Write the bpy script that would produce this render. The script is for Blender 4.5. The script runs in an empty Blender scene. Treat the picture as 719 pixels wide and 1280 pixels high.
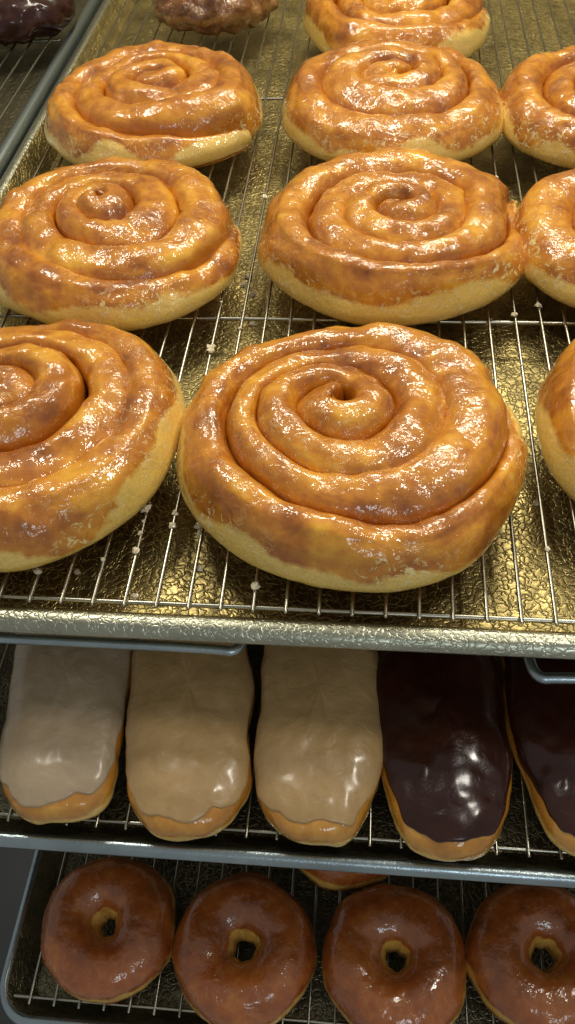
import bpy, math, random
from mathutils import Matrix, Vector, noise
U=0.01
PI=math.pi
sc=bpy.context.scene
COL=sc.collection

# ---------------------------------------------------------------- helpers
def nz(x,y,z): return noise.noise(Vector((x,y,z)))
def sp(c,e): return math.copysign(abs(c)**e,c)
def sst(a,b,x):
    t=max(0.0,min(1.0,(x-a)/(b-a))); return t*t*(3-2*t)
def mesh(name,verts,faces,mat,attrs=None,smooth=True,parent=None,loc=(0,0,0),rot=0.0):
    me=bpy.data.meshes.new(name)
    me.from_pydata([(v[0]*U,v[1]*U,v[2]*U) for v in verts],[],faces)
    me.update()
    if smooth: me.polygons.foreach_set("use_smooth",[True]*len(me.polygons))
    if attrs:
        for k,vals in attrs.items():
            a=me.attributes.new(k,'FLOAT','POINT'); a.data.foreach_set("value",vals)
    me.materials.append(mat)
    return place(name,me,parent,loc,rot)
def place(name,me,parent=None,loc=(0,0,0),rot=0.0):
    o=bpy.data.objects.new(name,me); COL.objects.link(o)
    o.location=[c*U for c in loc]; o.rotation_euler=(0,0,rot)
    if parent: o.parent=parent
    return o
def tag(o,label,cat,group=None):
    o["label"]=label; o["category"]=cat
    if group: o["group"]=group
    return o
def empty(name,loc=(0,0,0),rot=0.0):
    return place(name,None,None,loc,rot)

# ---------------------------------------------------------------- node helper
class NT:
    def __init__(s,name):
        s.m=bpy.data.materials.new(name); s.m.use_nodes=True
        s.t=s.m.node_tree; s.b=s.t.nodes["Principled BSDF"]
    def n(s,typ,**kw):
        nd=s.t.nodes.new(typ)
        for k,v in kw.items(): setattr(nd,k,v)
        return nd
    def l(s,a,b): s.t.links.new(a,b)
    def coords(s,rnd=True):
        tc=s.n("ShaderNodeTexCoord"); vm=s.n("ShaderNodeVectorMath",operation='SCALE'); vm.inputs[3].default_value=100.0
        s.l(tc.outputs["Object"],vm.inputs[0])
        if not rnd: return vm.outputs[0]
        oi=s.n("ShaderNodeObjectInfo"); mu=s.n("ShaderNodeMath",operation='MULTIPLY'); mu.inputs[1].default_value=97.0
        s.l(oi.outputs["Random"],mu.inputs[0])
        ad=s.n("ShaderNodeVectorMath",operation='ADD'); s.l(vm.outputs[0],ad.inputs[0]); s.l(mu.outputs[0],ad.inputs[1])
        return ad.outputs[0]
    def noise(s,vec,scale,detail=3,rough=0.55,dist=0.0):
        nd=s.n("ShaderNodeTexNoise"); nd.inputs["Scale"].default_value=scale; nd.inputs["Detail"].default_value=detail
        nd.inputs["Roughness"].default_value=rough; nd.inputs["Distortion"].default_value=dist
        s.l(vec,nd.inputs["Vector"]); return nd.outputs["Fac"]
    def ramp(s,fac,stops):
        r=s.n("ShaderNodeValToRGB"); e=r.color_ramp.elements
        while len(e)<len(stops): e.new(0.5)
        for i,(p,c) in enumerate(stops):
            e[i].position=p; e[i].color=(c,c,c,1) if isinstance(c,(int,float)) else (*c,1)
        s.l(fac,r.inputs[0]); return r.outputs[0]
    def mix(s,fac,a,b,mode='MIX'):
        m=s.n("ShaderNodeMix",data_type='RGBA',blend_type=mode)
        if isinstance(fac,(int,float)): m.inputs[0].default_value=fac
        else: s.l(fac,m.inputs[0])
        for i,v in ((6,a),(7,b)):
            if isinstance(v,tuple): m.inputs[i].default_value=(*v,1)
            else: s.l(v,m.inputs[i])
        return m.outputs[2]
    def math(s,op,a,b=0.0):
        m=s.n("ShaderNodeMath",operation=op)
        for i,v in ((0,a),(1,b)):
            if isinstance(v,(int,float)): m.inputs[i].default_value=v
            else: s.l(v,m.inputs[i])
        return m.outputs[0]
    def attr(s,name):
        return s.n("ShaderNodeAttribute",attribute_name=name).outputs["Fac"]
    def bump(s,h,strength,dist,normal=None):
        b=s.n("ShaderNodeBump"); b.inputs["Strength"].default_value=strength; b.inputs["Distance"].default_value=dist*U
        s.l(h,b.inputs["Height"])
        if normal: s.l(normal,b.inputs["Normal"])
        return b.outputs[0]
    def set(s,**kw):
        for k,v in kw.items():
            i=s.b.inputs[k.replace("_"," ")]
            if isinstance(v,(int,float)): i.default_value=v
            elif isinstance(v,tuple): i.default_value=(*v,1) if len(v)==3 and i.type=='RGBA' else v
            else: s.l(v,i)
        return s

def pastry_mat(name,stops,pale,crease,flake=0.5,bumpy=1.0,streak=False):
    m=NT(name); p=m.coords()
    big=m.noise(p,0.28,3,0.6,0.4); med=m.noise(p,1.3,3,0.6,0.3); fine=m.noise(p,7,2,0.6)
    f=m.math('ADD',m.math('MULTIPLY',big,0.65),m.math('MULTIPLY',med,0.35))
    if streak:
        cx=m.n("ShaderNodeCombineXYZ"); m.l(m.attr("su"),cx.inputs[0]); m.l(m.attr("sv"),cx.inputs[1])
        m.l(m.math('MULTIPLY',m.n("ShaderNodeObjectInfo").outputs["Random"],31.0),cx.inputs[2])
        st=m.noise(cx.outputs[0],1.0,3,0.6,0.5)
        f=m.math('ADD',m.math('MULTIPLY',f,0.55),m.math('MULTIPLY',st,0.45))
    base=m.ramp(f,stops)
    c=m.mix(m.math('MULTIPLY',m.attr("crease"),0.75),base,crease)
    pb=m.ramp(m.math('ADD',m.attr("pale"),m.math('MULTIPLY',m.math('SUBTRACT',med,0.5),0.9)),[(0.35,0.0),(0.75,1.0)])
    pc=m.mix(m.ramp(fine,[(0.35,0.0),(0.65,1.0)]),pale,tuple(x*0.82 for x in pale))
    c=m.mix(pb,c,pc)
    fl=m.ramp(m.noise(p,1.7,4,0.68,1.2),[(0.55,0.0),(0.60,1.0)])
    fm=m.math('MULTIPLY',m.math('MULTIPLY',fl,m.attr("flake")),flake)
    c=m.mix(fm,c,(0.90,0.79,0.52))
    h=m.math('ADD',m.math('MULTIPLY',med,0.7),m.math('MULTIPLY',fm,0.5))
    if streak: h=m.math('ADD',h,m.math('MULTIPLY',st,0.7))
    b=m.bump(h,0.35*bumpy,0.25)
    gl=m.noise(p,1.5,2,0.55,0.8)
    cb=m.bump(m.math('ADD',gl,m.math('MULTIPLY',fm,0.3)),0.45*bumpy,0.20,b)
    m.set(Base_Color=c,Roughness=0.48,Normal=b,Coat_Weight=1.0,Coat_IOR=1.62,Coat_Normal=cb)
    m.set(Coat_Roughness=m.math('ADD',m.math('MULTIPLY',m.ramp(fine,[(0.5,0.0),(0.8,1.0)]),0.12),m.math('ADD',m.math('MULTIPLY',fm,0.4),0.06)))
    m.set(Coat_Tint=(1.0,0.88,0.58))
    return m.m

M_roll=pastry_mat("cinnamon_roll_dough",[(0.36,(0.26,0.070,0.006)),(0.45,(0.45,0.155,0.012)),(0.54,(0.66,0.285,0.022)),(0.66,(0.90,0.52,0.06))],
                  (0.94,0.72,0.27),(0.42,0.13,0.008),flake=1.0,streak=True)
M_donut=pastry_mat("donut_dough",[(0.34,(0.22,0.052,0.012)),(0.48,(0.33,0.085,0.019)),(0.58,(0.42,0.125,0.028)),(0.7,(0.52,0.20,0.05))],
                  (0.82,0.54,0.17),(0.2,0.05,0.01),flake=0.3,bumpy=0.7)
M_bar=pastry_mat("bar_dough",[(0.34,(0.40,0.16,0.025)),(0.5,(0.55,0.26,0.045)),(0.7,(0.74,0.44,0.11))],
                  (0.92,0.70,0.30),(0.3,0.1,0.02),flake=0.1,bumpy=0.7)
M_fritter=pastry_mat("fritter_dough",[(0.34,(0.09,0.026,0.006)),(0.5,(0.20,0.07,0.018)),(0.7,(0.36,0.16,0.05))],
                  (0.4,0.2,0.07),(0.05,0.015,0.005),flake=0.3,bumpy=2.0)

def icing_mat(name,c1,c2,rough,coat,spec=0.5,cr=0.05):
    m=NT(name); p=m.coords()
    a=m.noise(p,0.35,3,0.6,0.5); b=m.noise(p,1.1,3,0.5,0.4); f=m.noise(p,9,2)
    c=m.mix(m.ramp(a,[(0.35,0.0),(0.65,1.0)]),c1,c2)
    # tiny air bubbles and scuffs in the set icing
    sc_=m.ramp(m.noise(p,5.5,3,0.7),[(0.64,0.0),(0.70,1.0)])
    c=m.mix(m.math('MULTIPLY',sc_,0.22),c,tuple(x*0.45 for x in c1))
    n=m.bump(m.math('ADD',b,m.math('MULTIPLY',f,0.07)),0.45,0.24)
    m.set(Base_Color=c,Roughness=rough,Normal=n,Coat_Weight=coat,Coat_Roughness=m.math('ADD',m.math('MULTIPLY',b,0.25),cr))
    m.set(Specular_IOR_Level=spec)
    return m.m
M_maple=icing_mat("maple_icing",(0.43,0.265,0.100),(0.53,0.335,0.14),0.42,0.6,0.5,0.06)
M_maple_haze=icing_mat("maple_icing_painted_haze",(0.39,0.28,0.16),(0.46,0.34,0.21),0.42,0.55,0.5,0.08)  # maple icing with the bluish-grey reflection over the first bar tinted into its colour
M_choc=icing_mat("chocolate_icing",(0.026,0.006,0.003),(0.042,0.010,0.005),0.3,0.75,0.15,0.03)

def metal(name,col,rough,crinkle=0.0,dirt=0.3,met=1.0):
    m=NT(name); p=m.coords()
    a=m.noise(p,0.22,4,0.65)
    c=m.mix(m.ramp(a,[(0.35,0.0),(0.68,1.0)]),col,tuple(x*(1-dirt) for x in col))
    r=m.math('ADD',m.math('MULTIPLY',a,0.25),rough-0.12)
    m.set(Base_Color=c,Metallic=met,Roughness=r)
    if crinkle>0:
        v=m.n("ShaderNodeTexVoronoi",feature='DISTANCE_TO_EDGE'); v.inputs["Scale"].default_value=1.9
        w=m.n("ShaderNodeVectorMath",operation='ADD'); nn=m.n("ShaderNodeTexNoise"); nn.inputs["Scale"].default_value=1.6
        m.l(p,nn.inputs["Vector"]); m.l(p,w.inputs[0]); m.l(nn.outputs["Color"],w.inputs[1]); m.l(w.outputs[0],v.inputs["Vector"])
        h=m.ramp(v.outputs["Distance"],[(0.0,0.0),(0.10,0.7),(0.35,1.0)])
        m.set(Normal=m.bump(h,crinkle,0.06))
    return m.m
M_gold=metal("gold_crinkled_aluminium",(0.46,0.365,0.145),0.36,0.6,0.6,0.95)
M_panrim=metal("crinkled_aluminium_rim",(0.52,0.52,0.39),0.34,0.4,0.3)
M_pandark=metal("worn_dark_aluminium",(0.28,0.25,0.15),0.36,0.5,0.6,0.95)
M_rimblue=metal("steel_rim",(0.44,0.52,0.54),0.32,0.12,0.3)
M_wire=metal("chrome_wire",(0.56,0.54,0.44),0.27,0.0,0.4)
M_dark=NT("dark_case_panel"); _p=M_dark.coords(False)
M_dark.set(Base_Color=M_dark.mix(M_dark.noise(_p,0.1,3),(0.012,0.018,0.020),(0.03,0.035,0.035)),Roughness=0.5); M_dark=M_dark.m
M_wall=NT("cream_wall_paint"); _p=M_wall.coords(False)
M_wall.set(Base_Color=M_wall.mix(M_wall.noise(_p,0.05,3),(0.30,0.25,0.15),(0.46,0.40,0.26)),Roughness=0.6); M_wall=M_wall.m
M_crumb=NT("dried_sugar"); M_crumb.set(Base_Color=(0.78,0.68,0.46),Roughness=0.5,Coat_Weight=0.3); M_crumb=M_crumb.m

# ---------------------------------------------------------------- cinnamon rolls
def make_roll(seed,loc,rad=9.9,chir=1,a0=0.0,label="",squash=1.0,h0=5.1,h1=4.1,T=3.9,gap=(2.15,0.25),off=(0,0)):
    sx=seed*13.7
    k=rad/9.9
    P0=8.35/T
    def Rf(t): return 0.22+P0*t+0.16*math.sin(t*2.3+seed)*min(1,t)
    n=int(T*110); m=40
    def geo(t,raw=False):
        w=P0*1.15+1.0*math.exp(-t/0.30)
        R=Rf(t); inner=R-w/2
        e2=min(1,(T-t)/0.42); wt=w*(0.12+0.88*math.sin(e2*PI/2)) if e2<1 else w
        if not raw:
            dw=w*0.16*nz(t*2.3+sx,0.3,seed)
            wt+=dw; inner-=dw*0.3
            g=gap[1]*math.exp(-((t-gap[0])/0.18)**2)
            wt*=1-g
            inner+=g*w*0.8
        return inner,wt
    def Rout(ang):
        fr=((chir*(ang-a0))/(2*PI))%1.0
        t=T-1+((fr-(T-1))%1.0)
        i,w=geo(t,True)
        return i+w
    V=[];F=[];A={"pale":[],"crease":[],"flake":[],"su":[],"sv":[]}
    su=0.0
    for i in range(n+1):
        t=T*i/n; ang=chir*2*PI*t+a0
        su+=Rf(t)*2*PI*T/n
        inner,w=geo(t)
        e=min(1,t/0.16); s0=math.sqrt(max(0.0,1-(1-e)**2)); s0=max(s0,0.02)
        R=inner+w/2; a=w/2*s0
        e2=min(1,(T-t)/0.35); s1=0.45+0.55*math.sin(e2*PI/2)
        h=h0+(h1-h0)*(t/T)**1.2
        h*=(1+0.15*nz(t*1.9,sx,1.7))*(0.88+0.12*s0)*s1
        h+=0.22*math.sin(2*PI*t+seed)*(t/T)
        roll=0.22*nz(t*1.6,sx+5,0.2)   # each stretch of dough leans its own way
        for j in range(m):
            ph=2*PI*j/m; c=math.cos(ph); s=math.sin(ph)
            lx=sp(c,2/2.4); lz=sp(s,2/2.8)
            z=h*0.5+h*0.5*lz
            if lz>0: z-=lz*a*(0.24+roll)*lx*min(1,t)
            r=R+a*lx
            ob=sst(T-1.15,T-0.85,t)*sst(0.0,0.6,c)
            out=t>T-1 and c>0
            r+=ob*(0.35*math.exp(-((z-1.3)/0.9)**2)-0.3*(1-min(1,z/0.6))-0.05*max(0,z-1.2)**1.7)
            Ro=Rout(ang)
            r*=1+(9.9/Ro-1)*sst(0.3,1.0,r/Ro)
            x=r*math.cos(ang); y=r*math.sin(ang)
            d=0.22*nz(x*0.35+sx,y*0.35,z*0.3)+0.11*nz(x*0.9,y*0.9+sx,z*0.9)
            r2=r+d*(0.6 if c>0 else -0.3)
            z2=max(0,z+(d*1.5 if lz>0 else 0))
            x=r2*math.cos(ang)*k; y=r2*math.sin(ang)*k*squash
            cen=1-sst(0,1,r/9.9)
            x,y=(x+0.9*nz(x*0.11,y*0.11,sx)+off[0]*cen, y+0.8*nz(x*0.11,y*0.11,sx+9)+off[1]*cen)
            V.append((x,y,z2*k))
            wob=nz(x*0.22,y*0.22,sx+4)
            A["pale"].append(ob*sst(0.4,0.8,z2)*(1-sst(1.8+wob*1.7,2.7+wob*1.9,z2)))
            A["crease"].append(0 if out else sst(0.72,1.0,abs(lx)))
            fe=0.10+ob*(1-sst(2.4,3.7,z2))
            A["flake"].append(min(1,fe*max(0.0,0.8+2.6*nz(x*0.2+3,y*0.2,sx))))
            A["su"].append(su*0.28+sx); A["sv"].append(ph*0.8 if ph<PI else (2*PI-ph)*0.8)
    for i in range(n):
        for j in range(m):
            a=i*m+j;b=i*m+(j+1)%m
            q=(a,b,b+m,a+m)
            F.append(q if chir<0 else q[::-1])
    for i,s in ((0,1),(n,-1)):
        ring=list(range(i*m,i*m+m)); cx=[sum(V[q][d] for q in ring)/m for d in range(3)]
        V.append(tuple(cx)); ci=len(V)-1
        for kk in A: A[kk].append(0.0)
        for j in range(m):
            f=(ring[j],ring[(j+1)%m],ci); F.append(f if (s*chir)>0 else f[::-1])
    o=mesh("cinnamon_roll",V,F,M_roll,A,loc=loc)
    tag(o,label,"cinnamon roll","cinnamon rolls on the wire rack")
    return o

R_L="large glazed spiral cinnamon roll on a wire rack"
rolls=[ # x,y,rad,a0,chir,T,gap,squash,off
 (-0.9,35.7,9.8,0.8,1,3.95,(2.45,0.28),1.0,(-1.0,1.0),"biggest golden glazed cinnamon roll with open gap in its spiral"),
 (1.3,57.7,9.9,2.3,1,3.7,(2.4,0.20),1.0,(0.2,0.3),"glazed cinnamon roll with sugar crust along its edge"),
 (1.2,78.8,9.8,0.2,1,3.3,(2.0,0.12),1.0,(0.3,0.5),"thick pale golden cinnamon roll with a wide smooth centre"),
 (1.7,98.5,9.6,3.0,1,3.6,(1.6,0.1),1.0,(0,0),R_L),
 (-21.8,35.8,9.8,4.0,1,3.8,(2.3,0.15),1.0,(-0.6,0.8),"glazed cinnamon roll with glaze dripping off its pale side"),
 (-19.9,56.6,9.6,2.8,1,3.6,(2.5,0.2),1.0,(-1.2,1.2),"glazed cinnamon roll with flaky sugar on its rim"),
 (-20.6,78.6,9.8,2.6,1,3.5,(2.3,0.2),1.0,(0,0.8),"brown glazed cinnamon roll with a pale sugary rim"),
 (19.6,38.2,9.5,0.5,1,3.8,(2.0,0.1),1.0,(0,0),R_L),
 (20.2,57.8,9.4,5.0,1,3.6,(1.7,0.15),1.0,(0,0),R_L),
 (20.4,77.5,9.4,2.2,1,3.6,(2.4,0.1),1.0,(0,0),R_L),
]
for i,(x,y,r,a0,ch,T,gp,sq,off,lab) in enumerate(rolls):
    make_roll(11+i,(x,y,0.02),r,ch,a0,lab,sq,T=T,gap=gp,off=off)

# ---------------------------------------------------------------- donuts
def make_donut(seed,loc,R=4.9,hole=0.95,h=3.3,mat=None,name="glazed_donut",lump=0.0):
    V=[];F=[];A={"pale":[],"crease":[],"flake":[]}; n=110;m=44; sx=seed*7.3
    rc=(R+hole)/2; a=(R-hole)/2
    for i in range(n):
        an=2*PI*i/n
        ho=0.26*nz(math.cos(an)*1.3+sx,math.sin(an)*1.3,2)
        Ra=1+0.05*nz(math.cos(an)*1.2,math.sin(an)*1.2+sx,0)
        for j in range(m):
            ph=2*PI*j/m; c=math.cos(ph); s=math.sin(ph)
            lx=sp(c,2/2.2); lz=sp(s,2/2.15)
            z=h*0.38+h*(0.62 if s>0 else 0.38)*lz
            r=rc+a*lx
            if c<0: r=rc+(a+ho)*lx
            r*=Ra
            x=r*math.cos(an);y=r*math.sin(an)
            d=0.20*nz(x*0.42+sx,y*0.42,z*0.5)+0.06*nz(x*1.5,y*1.5+sx,z)
            if lump: d+=lump*(0.6*nz(x*0.7+sx,y*0.7,z*0.7)+0.5*abs(nz(x*1.4,y*1.4+sx,z*1.4)))
            x+=d*math.cos(an)*c; y+=d*math.sin(an)*c; z=max(0,z+d*s)
            V.append((x,y,z))
            wob=0.7*nz(x*0.4,y*0.4,sx)
            pale=math.exp(-((z-1.8-wob)/0.45)**2) if c>0.2 else 0
            if c<-0.55 and -0.2<s<0.62: pale=0.7
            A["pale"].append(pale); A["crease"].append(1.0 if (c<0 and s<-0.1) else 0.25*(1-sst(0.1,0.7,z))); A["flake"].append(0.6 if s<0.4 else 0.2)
    for i in range(n):
        for j in range(m):
            a1=i*m+j;b1=i*m+(j+1)%m;c1=((i+1)%n)*m+(j+1)%m;d1=((i+1)%n)*m+j
            F.append((a1,d1,c1,b1))
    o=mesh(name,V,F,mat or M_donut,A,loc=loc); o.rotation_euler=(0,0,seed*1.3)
    return o
ZB=-28
for i,(x,y,R,ho) in enumerate([(-16.9,14.8,4.8,0.58),(-7.2,14.0,4.95,0.72),(3.1,14.1,4.95,0.62),(12.9,15.0,4.95,0.66),(-0.6,23.3,4.9,0.7)]):
    o=make_donut(31+i,(x,y,ZB+0.02),R,ho,3.9)
    tag(o,"round brown glazed ring donut on a wire rack","donut","glazed donuts on the wire rack")
o=make_donut(51,(-18.8,105.0,0.02),6.6,0.3,4.5,M_fritter,"apple_fritter",1.2)
tag(o,"dark brown lumpy glazed fritter on a wire rack","fritter")
o=make_donut(53,(-42.0,103.5,0.02),7.0,1.2,4.2,M_choc,"chocolate_donut",0.8)
tag(o,"dark chocolate covered donut on its own tray","donut")

# ---------------------------------------------------------------- iced bars
def make_bar(seed,loc,rot,W,L,H,icing,label,cat_name,cover=0.0):
    root=empty(cat_name,loc,rot); sx=seed*5.1
    n=120
    def P(al,be,off):
        ex=2/2.9
        cx=sp(math.cos(al),ex); cy=sp(math.sin(al),ex)
        cb=sp(math.cos(be),2/3.0); sb=sp(math.sin(be),2/2.8)
        x=(W/2)*cx*cb
        y=(L/2)*cy*(max(cb,0)**0.55)
        z=H*0.42+(H*0.58 if sb>0 else H*0.42)*sb
        nx,ny,nn=math.cos(al)*math.cos(be),math.sin(al)*math.cos(be),math.sin(be)
        d=0.28*nz(x*0.35+sx,y*0.28,z*0.3)+0.10*nz(x*1.1,y*1.1+sx,z)
        w=0.60*nz(0.3,y*0.16+sx,0.0)
        x*=1+0.12*nz(sx,y*0.25,3.3)
        return (x+nx*(off+d)+w, y+ny*(off+d), max(0,z+nn*(off+d)))
    V=[];F=[];A={"pale":[],"crease":[],"flake":[]}; mb=36
    for i in range(mb+1):
        be=-PI/2+PI*i/mb
        for j in range(n):
            v=P(2*PI*j/n,be,0.0); V.append(v)
            A["pale"].append(math.exp(-((v[2]-H*0.34)/0.50)**2)*1.1); A["crease"].append(0.15 if v[2]<0.4 else 0); A["flake"].append(0.3)
    for i in range(mb):
        for j in range(n):
            a=i*n+j;b=i*n+(j+1)%n; F.append((a,b,b+n,a+n))
    mesh("dough",V,F,M_bar,A,parent=root)
    V=[];F=[]; mi=26
    for i in range(mi+1):
        q=i/mi
        for j in range(n):
            al=2*PI*j/n
            fy=max(0,-math.sin(al))
            b0=math.radians(13+cover+22*fy**3)+0.24*nz(math.cos(al)*2.2+sx,math.sin(al)*2.8,5)+0.08*nz(math.cos(al)*6+sx,math.sin(al)*6,5)
            be=b0+(PI/2-b0)*q
            off=0.20*math.sin(min(1,q/0.10)*PI/2)-0.05 if q<0.10 else 0.15
            V.append(P(al,be,off))
    for i in range(mi):
        for j in range(n):
            a=i*n+j;b=i*n+(j+1)%n; F.append((a,b,b+n,a+n))
    mesh("icing",V,F,icing,None,parent=root)
    return tag(root,label,"donut bar","iced donut bars on the wire rack")
ZM=-11
def slant(x0,x1): return math.atan2(x0-x1,12.0)
make_bar(1,(-18.2,24.7,ZM+0.02),slant(-16.7,-19.0),7.9,17.5,3.1,M_maple_haze,"maple iced bar with grey reflected haze painted into its icing, on a wire rack","maple_bar")
make_bar(2,(-10.2,24.3,ZM+0.02),slant(-9.4,-10.9),7.5,17.2,3.1,M_maple,"tan maple iced bar with golden dough edge","maple_bar")
make_bar(3,(-2.5,24.5,ZM+0.02),slant(-2.1,-2.9),7.5,17.2,3.2,M_maple,"tan maple iced bar with dented icing beside chocolate bar","maple_bar")
make_bar(4,(4.9,24.1,ZM+0.02),slant(5.2,4.4),7.4,17.0,3.2,M_choc,"glossy dark chocolate iced bar on a wire rack","chocolate_bar")
make_bar(5,(12.4,24.7,ZM+0.02),slant(12.8,11.7),7.4,17.0,3.2,M_choc,"glossy dark chocolate iced bar on a wire rack","chocolate_bar")

# ---------------------------------------------------------------- trays
def rrect(x0,x1,y0,y1,r,o,z,seg=8):
    pts=[]
    rr=max(0.05,r+o)
    for (cx,cy,a) in ((x1-r,y1-r,0),(x0+r,y1-r,PI/2),(x0+r,y0+r,PI),(x1-r,y0+r,1.5*PI)):
        for i in range(seg+1):
            t=a+PI/2*i/seg; pts.append((cx+rr*math.cos(t),cy+rr*math.sin(t),z))
    return pts
def make_tray(x0,x1,y0,y1,z,depth,r,lip,drop,mfloor,mrim,label):
    root=empty("baking_tray",((x0+x1)/2,y0,z))
    ox=(x0+x1)/2; oy=y0
    def build(name,prof,mat,fill):
        V=[];F=[];N=None
        for (o,zz) in prof:
            p=[(a-ox,b-oy,c) for a,b,c in rrect(x0,x1,y0,y1,r,o,zz)]; N=len(p); V+=p
        for i in range(len(prof)-1):
            for j in range(N):
                a=i*N+j;b=i*N+(j+1)%N; F.append((a,a+N,b+N,b))
        if fill:
            b0=len(V); V+=[V[q] for q in range(N)]
            F.append(tuple(range(b0,b0+N)))
        o=mesh(name,V,F,mat,parent=root,smooth=True)
        if fill: o.data.polygons[len(F)-1].use_smooth=False
        return o
    build("pan",[(-1.5,-depth),(-1.1,-depth+0.25),(-0.25,-0.35),(0.0,-0.1)],mfloor,True)
    D=drop
    build("rim",[(0.0,-0.1),(0.12,0.0),(0.25*lip,0.05),(0.55*lip,0.0),(0.72*lip,-0.12*D),(0.85*lip,-0.35*D),(lip,-0.75*D),(lip,-0.9*D),(0.9*lip,-D),(0.6*lip,-0.98*D),(-0.6,-depth-0.15),(-1.5,-depth-0.2)],mrim,False)
    tag(root,label,"tray"); return root
make_tray(-32.6,33,24.3,125,-0.15,2.3,2.0,1.2,0.75,M_gold,M_panrim,"gold crinkled aluminium baking tray holding cinnamon rolls")
make_tray(-62,-35.4,50,125,-0.15,2.3,2.0,1.2,1.2,M_pandark,M_rimblue,"dark aluminium baking tray holding chocolate donut")
make_tray(-31,33,16.0,60,-11.3,2.2,2.0,0.75,0.6,M_pandark,M_rimblue,"dark baking tray holding iced donut bars")
make_tray(-23.9,41,9.3,55,-28.3,2.2,2.2,0.8,0.8,M_pandark,M_rimblue,"dark baking tray holding glazed ring donuts")

# ---------------------------------------------------------------- racks
def rod(L,r,seg=10):
    V=[];F=[]
    prof=[(0,r*0.5),(r*0.35,r*0.9),(r,r),(L-r,r),(L-r*0.35,r*0.9),(L,r*0.5)]
    for y,rr in prof:
        for j in range(seg):
            a=2*PI*j/seg; V.append((rr*math.cos(a),y,rr*math.sin(a)))
    for i in range(len(prof)-1):
        for j in range(seg):
            a=i*seg+j;b=i*seg+(j+1)%seg; F.append((a,a+seg,b+seg,b))
    F.append(tuple(range(seg))); F.append(tuple(reversed(range((len(prof)-1)*seg,len(prof)*seg))))
    return V,F
def make_rack(x0,x1,y0,y1,z,sp_,phase,cross,label,r=0.125):
    root=empty("cooling_rack",((x0+x1)/2,y0,z)); ox=(x0+x1)/2
    V,F=rod(y1-y0,r); x=phase
    while x-sp_>x0+0.5: x-=sp_
    me=None; rnd=random.Random(int(x1*10))
    while x<x1-0.4:
        if me is None:
            o=mesh("wire",V,F,M_wire,parent=root,loc=(x-ox,0,-r)); me=o.data
        else:
            o=place("wire",me,root,(x-ox,0,-r))
        o.rotation_euler[2]=rnd.uniform(-0.003,0.003)
        x+=sp_
    V,F=rod(x1-x0,r*1.2)
    me=None
    for c in cross:
        if me is None:
            o=mesh("cross_wire",V,F,M_wire,parent=root); me=o.data
        else: o=place("cross_wire",me,root)
        o.location=((x1-ox)*U,(c-y0)*U,(-r*3.15)*U); o.rotation_euler=(0,0,PI/2)
    tag(root,label,"wire rack"); return root
make_rack(-32.0,32.4,24.65,124,0.0,1.76,8.35,[25.1,50,85,123],"chrome wire cooling rack under the cinnamon rolls",0.115)
make_rack(-61,-36,51,124,0.0,1.9,-37,[52,75,100,123],"chrome wire cooling rack in the side tray")
make_rack(-30.3,32.3,16.5,59,ZM,1.76,8.0,[17.0,30,45,58],"chrome wire cooling rack under the iced bars",0.10)
make_rack(-23.2,40,9.9,54,ZB,1.76,8.0,[10.4,20.5,33,53],"chrome wire cooling rack under the ring donuts",0.10)

def bent(name,pts,r,label):
    V=[];F=[];seg=12
    P=[Vector(p) for p in pts]
    for _ in range(3):
        Q=[P[0]]
        for a,b in zip(P[:-1],P[1:]): Q+= [a*0.75+b*0.25,a*0.25+b*0.75]
        Q.append(P[-1]); P=Q
    o0=P[0].copy()
    for i,p in enumerate(P):
        t=(P[min(i+1,len(P)-1)]-P[max(i-1,0)]).normalized()
        u=t.cross(Vector((0,0.3,1))).normalized(); w=u.cross(t)
        for j in range(seg):
            a=2*PI*j/seg; V.append(tuple(p-o0+u*r*math.cos(a)+w*r*math.sin(a)))
    for i in range(len(P)-1):
        for j in range(seg):
            a=i*seg+j;b=i*seg+(j+1)%seg; F.append((a,b,b+seg,a+seg))
    F.append(tuple(range(seg))); F.append(tuple(range((len(P)-1)*seg,len(P)*seg)))
    o=mesh(name,V,F,M_rimblue,loc=tuple(o0)); tag(o,label,"shelf support","shelf support rods"); return o
bent("shelf_support",[(-34,24.0,-3.0),(-20,24.0,-3.0),(-8.0,24.0,-3.0),(-6.6,23.8,-3.0),(-6.4,26,-3.2),(-6.4,40,-3.2)],0.30,"bent steel support rod beneath the upper tray")
bent("shelf_support",[(34,23.5,-3.2),(20,23.5,-3.2),(10.8,23.4,-3.2),(9.3,23.2,-3.2),(9.1,26,-3.3),(9.1,40,-3.3)],0.32,"bent steel support rod beneath the upper tray")

# ---------------------------------------------------------------- crumbs
def make_crumb(seed,loc,s):
    V=[];F=[];n=10;m=6
    for i in range(m+1):
        be=-PI/2+PI*i/m
        for j in range(n):
            al=2*PI*j/n
            v=Vector((math.cos(al)*math.cos(be),math.sin(al)*math.cos(be),0.6*math.sin(be)))
            v*=s*(1+0.9*nz(v.x*2+seed,v.y*2,v.z*2)); V.append(tuple(v))
    for i in range(m):
        for j in range(n):
            a=i*n+j;b=i*n+(j+1)%n; F.append((a,b,b+n,a+n))
    o=mesh("sugar_crumb",V,F,M_crumb,loc=loc,smooth=False)
    tag(o,"small white dried sugar crumb on the rack","crumb","sugar crumbs on the trays")
rc=random.Random(5)
spots=[(-13.4,30.5),(-11.2,30.2),(-12.2,28.3),(-14.9,27.6),(-16.8,28.4),(-10.6,33.2),(-9.9,42),(-9.5,48),(-10.2,57),(-9.7,66),(11.3,38),(10.7,45),(-6,26.2),(-17.5,26.6),(-13.0,26.8),(10.3,29.5),(11.8,51.5),(9.8,69),(-8.9,52),(-12.4,31.4),(-12.9,29.6),(-9.6,29.0),(-11,46.2),(-10.3,40.2),(11.0,36)]
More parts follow.
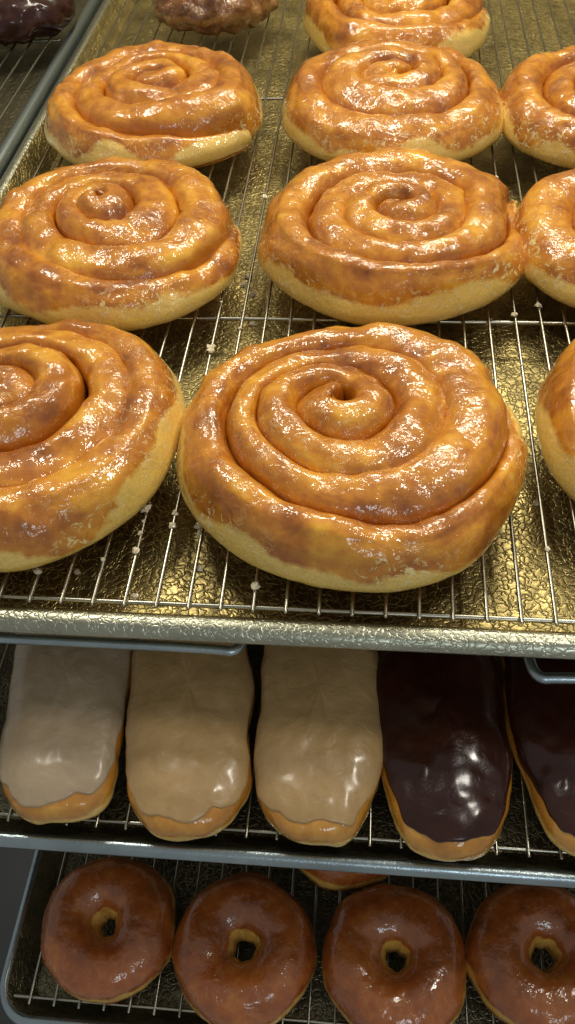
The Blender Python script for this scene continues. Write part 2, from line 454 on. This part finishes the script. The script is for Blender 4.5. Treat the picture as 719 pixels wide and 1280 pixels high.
for _ in range(16): spots.append((rc.uniform(-12.5,-9.3),rc.uniform(27,60)))
for _ in range(6): spots.append((rc.uniform(9.8,11.8),rc.uniform(30,60)))
for i,(x,y) in enumerate(spots):
    wire=rc.random()<0.6
    xx=8.35+round((x-8.35)/1.76)*1.76 if wire else x
    s=rc.uniform(0.08,0.27)
    make_crumb(i,(xx,y,(s*0.4 if wire else -2.45+s*0.4)),s)

# ---------------------------------------------------------------- case shell
def quad(name,vs,mat):
    o=mesh(name,vs,[(0,1,2,3)],mat,smooth=False); o["kind"]="structure"; return o
quad("floor",[(-120,-10,-48),(120,-10,-48),(120,140,-48),(-120,140,-48)],M_dark)
quad("back_wall",[(-120,140,-48),(120,140,-48),(120,140,70),(-120,140,70)],M_wall)

# ---------------------------------------------------------------- light
w=bpy.data.worlds.new("World"); sc.world=w; w.use_nodes=True
w.node_tree.nodes["Background"].inputs[0].default_value=(0.93,0.95,0.93,1); w.node_tree.nodes["Background"].inputs[1].default_value=0.27
def area(name,loc,target,sx,sy,power,col):
    l=bpy.data.lights.new(name,'AREA'); l.shape='RECTANGLE'; l.size=sx; l.size_y=sy; l.energy=power; l.color=col
    o=bpy.data.objects.new(name,l); COL.objects.link(o); o.location=loc
    o.rotation_euler=(Vector(target)-Vector(loc)).to_track_quat('-Z','Y').to_euler(); return o
area("ceiling_lamp",(0.20,1.30,1.05),(0,0.5,0),0.7,0.16,10,(1.0,0.93,0.76))
area("ceiling_lamp",(-0.55,0.95,1.25),(0,0.5,0),0.30,0.16,6,(1.0,0.94,0.80))
area("ceiling_lamp",(0.6,0.45,1.2),(0,0.4,0),0.25,0.12,4.5,(1.0,0.94,0.82))
area("window_light",(0.4,-1.1,0.9),(0,0.3,-0.1),0.5,0.30,3.0,(0.78,0.90,1.0))

# ---------------------------------------------------------------- camera
cd=bpy.data.cameras.new("camera"); cam=bpy.data.objects.new("camera",cd); COL.objects.link(cam)
R=Matrix.Rotation(math.radians(8),4,'Z')@Matrix.Rotation(math.radians(40),4,'X')@Matrix.Rotation(math.radians(-4.2),4,'Z')
cam.matrix_world=Matrix.Translation((0,0,0.38))@R
cd.sensor_fit='VERTICAL'; cd.sensor_height=36; cd.lens=1065/1280*36; cd.clip_start=0.01; cd.clip_end=50
sc.camera=cam
sc.view_settings.view_transform='Standard'; sc.view_settings.look='None'; sc.view_settings.exposure=0
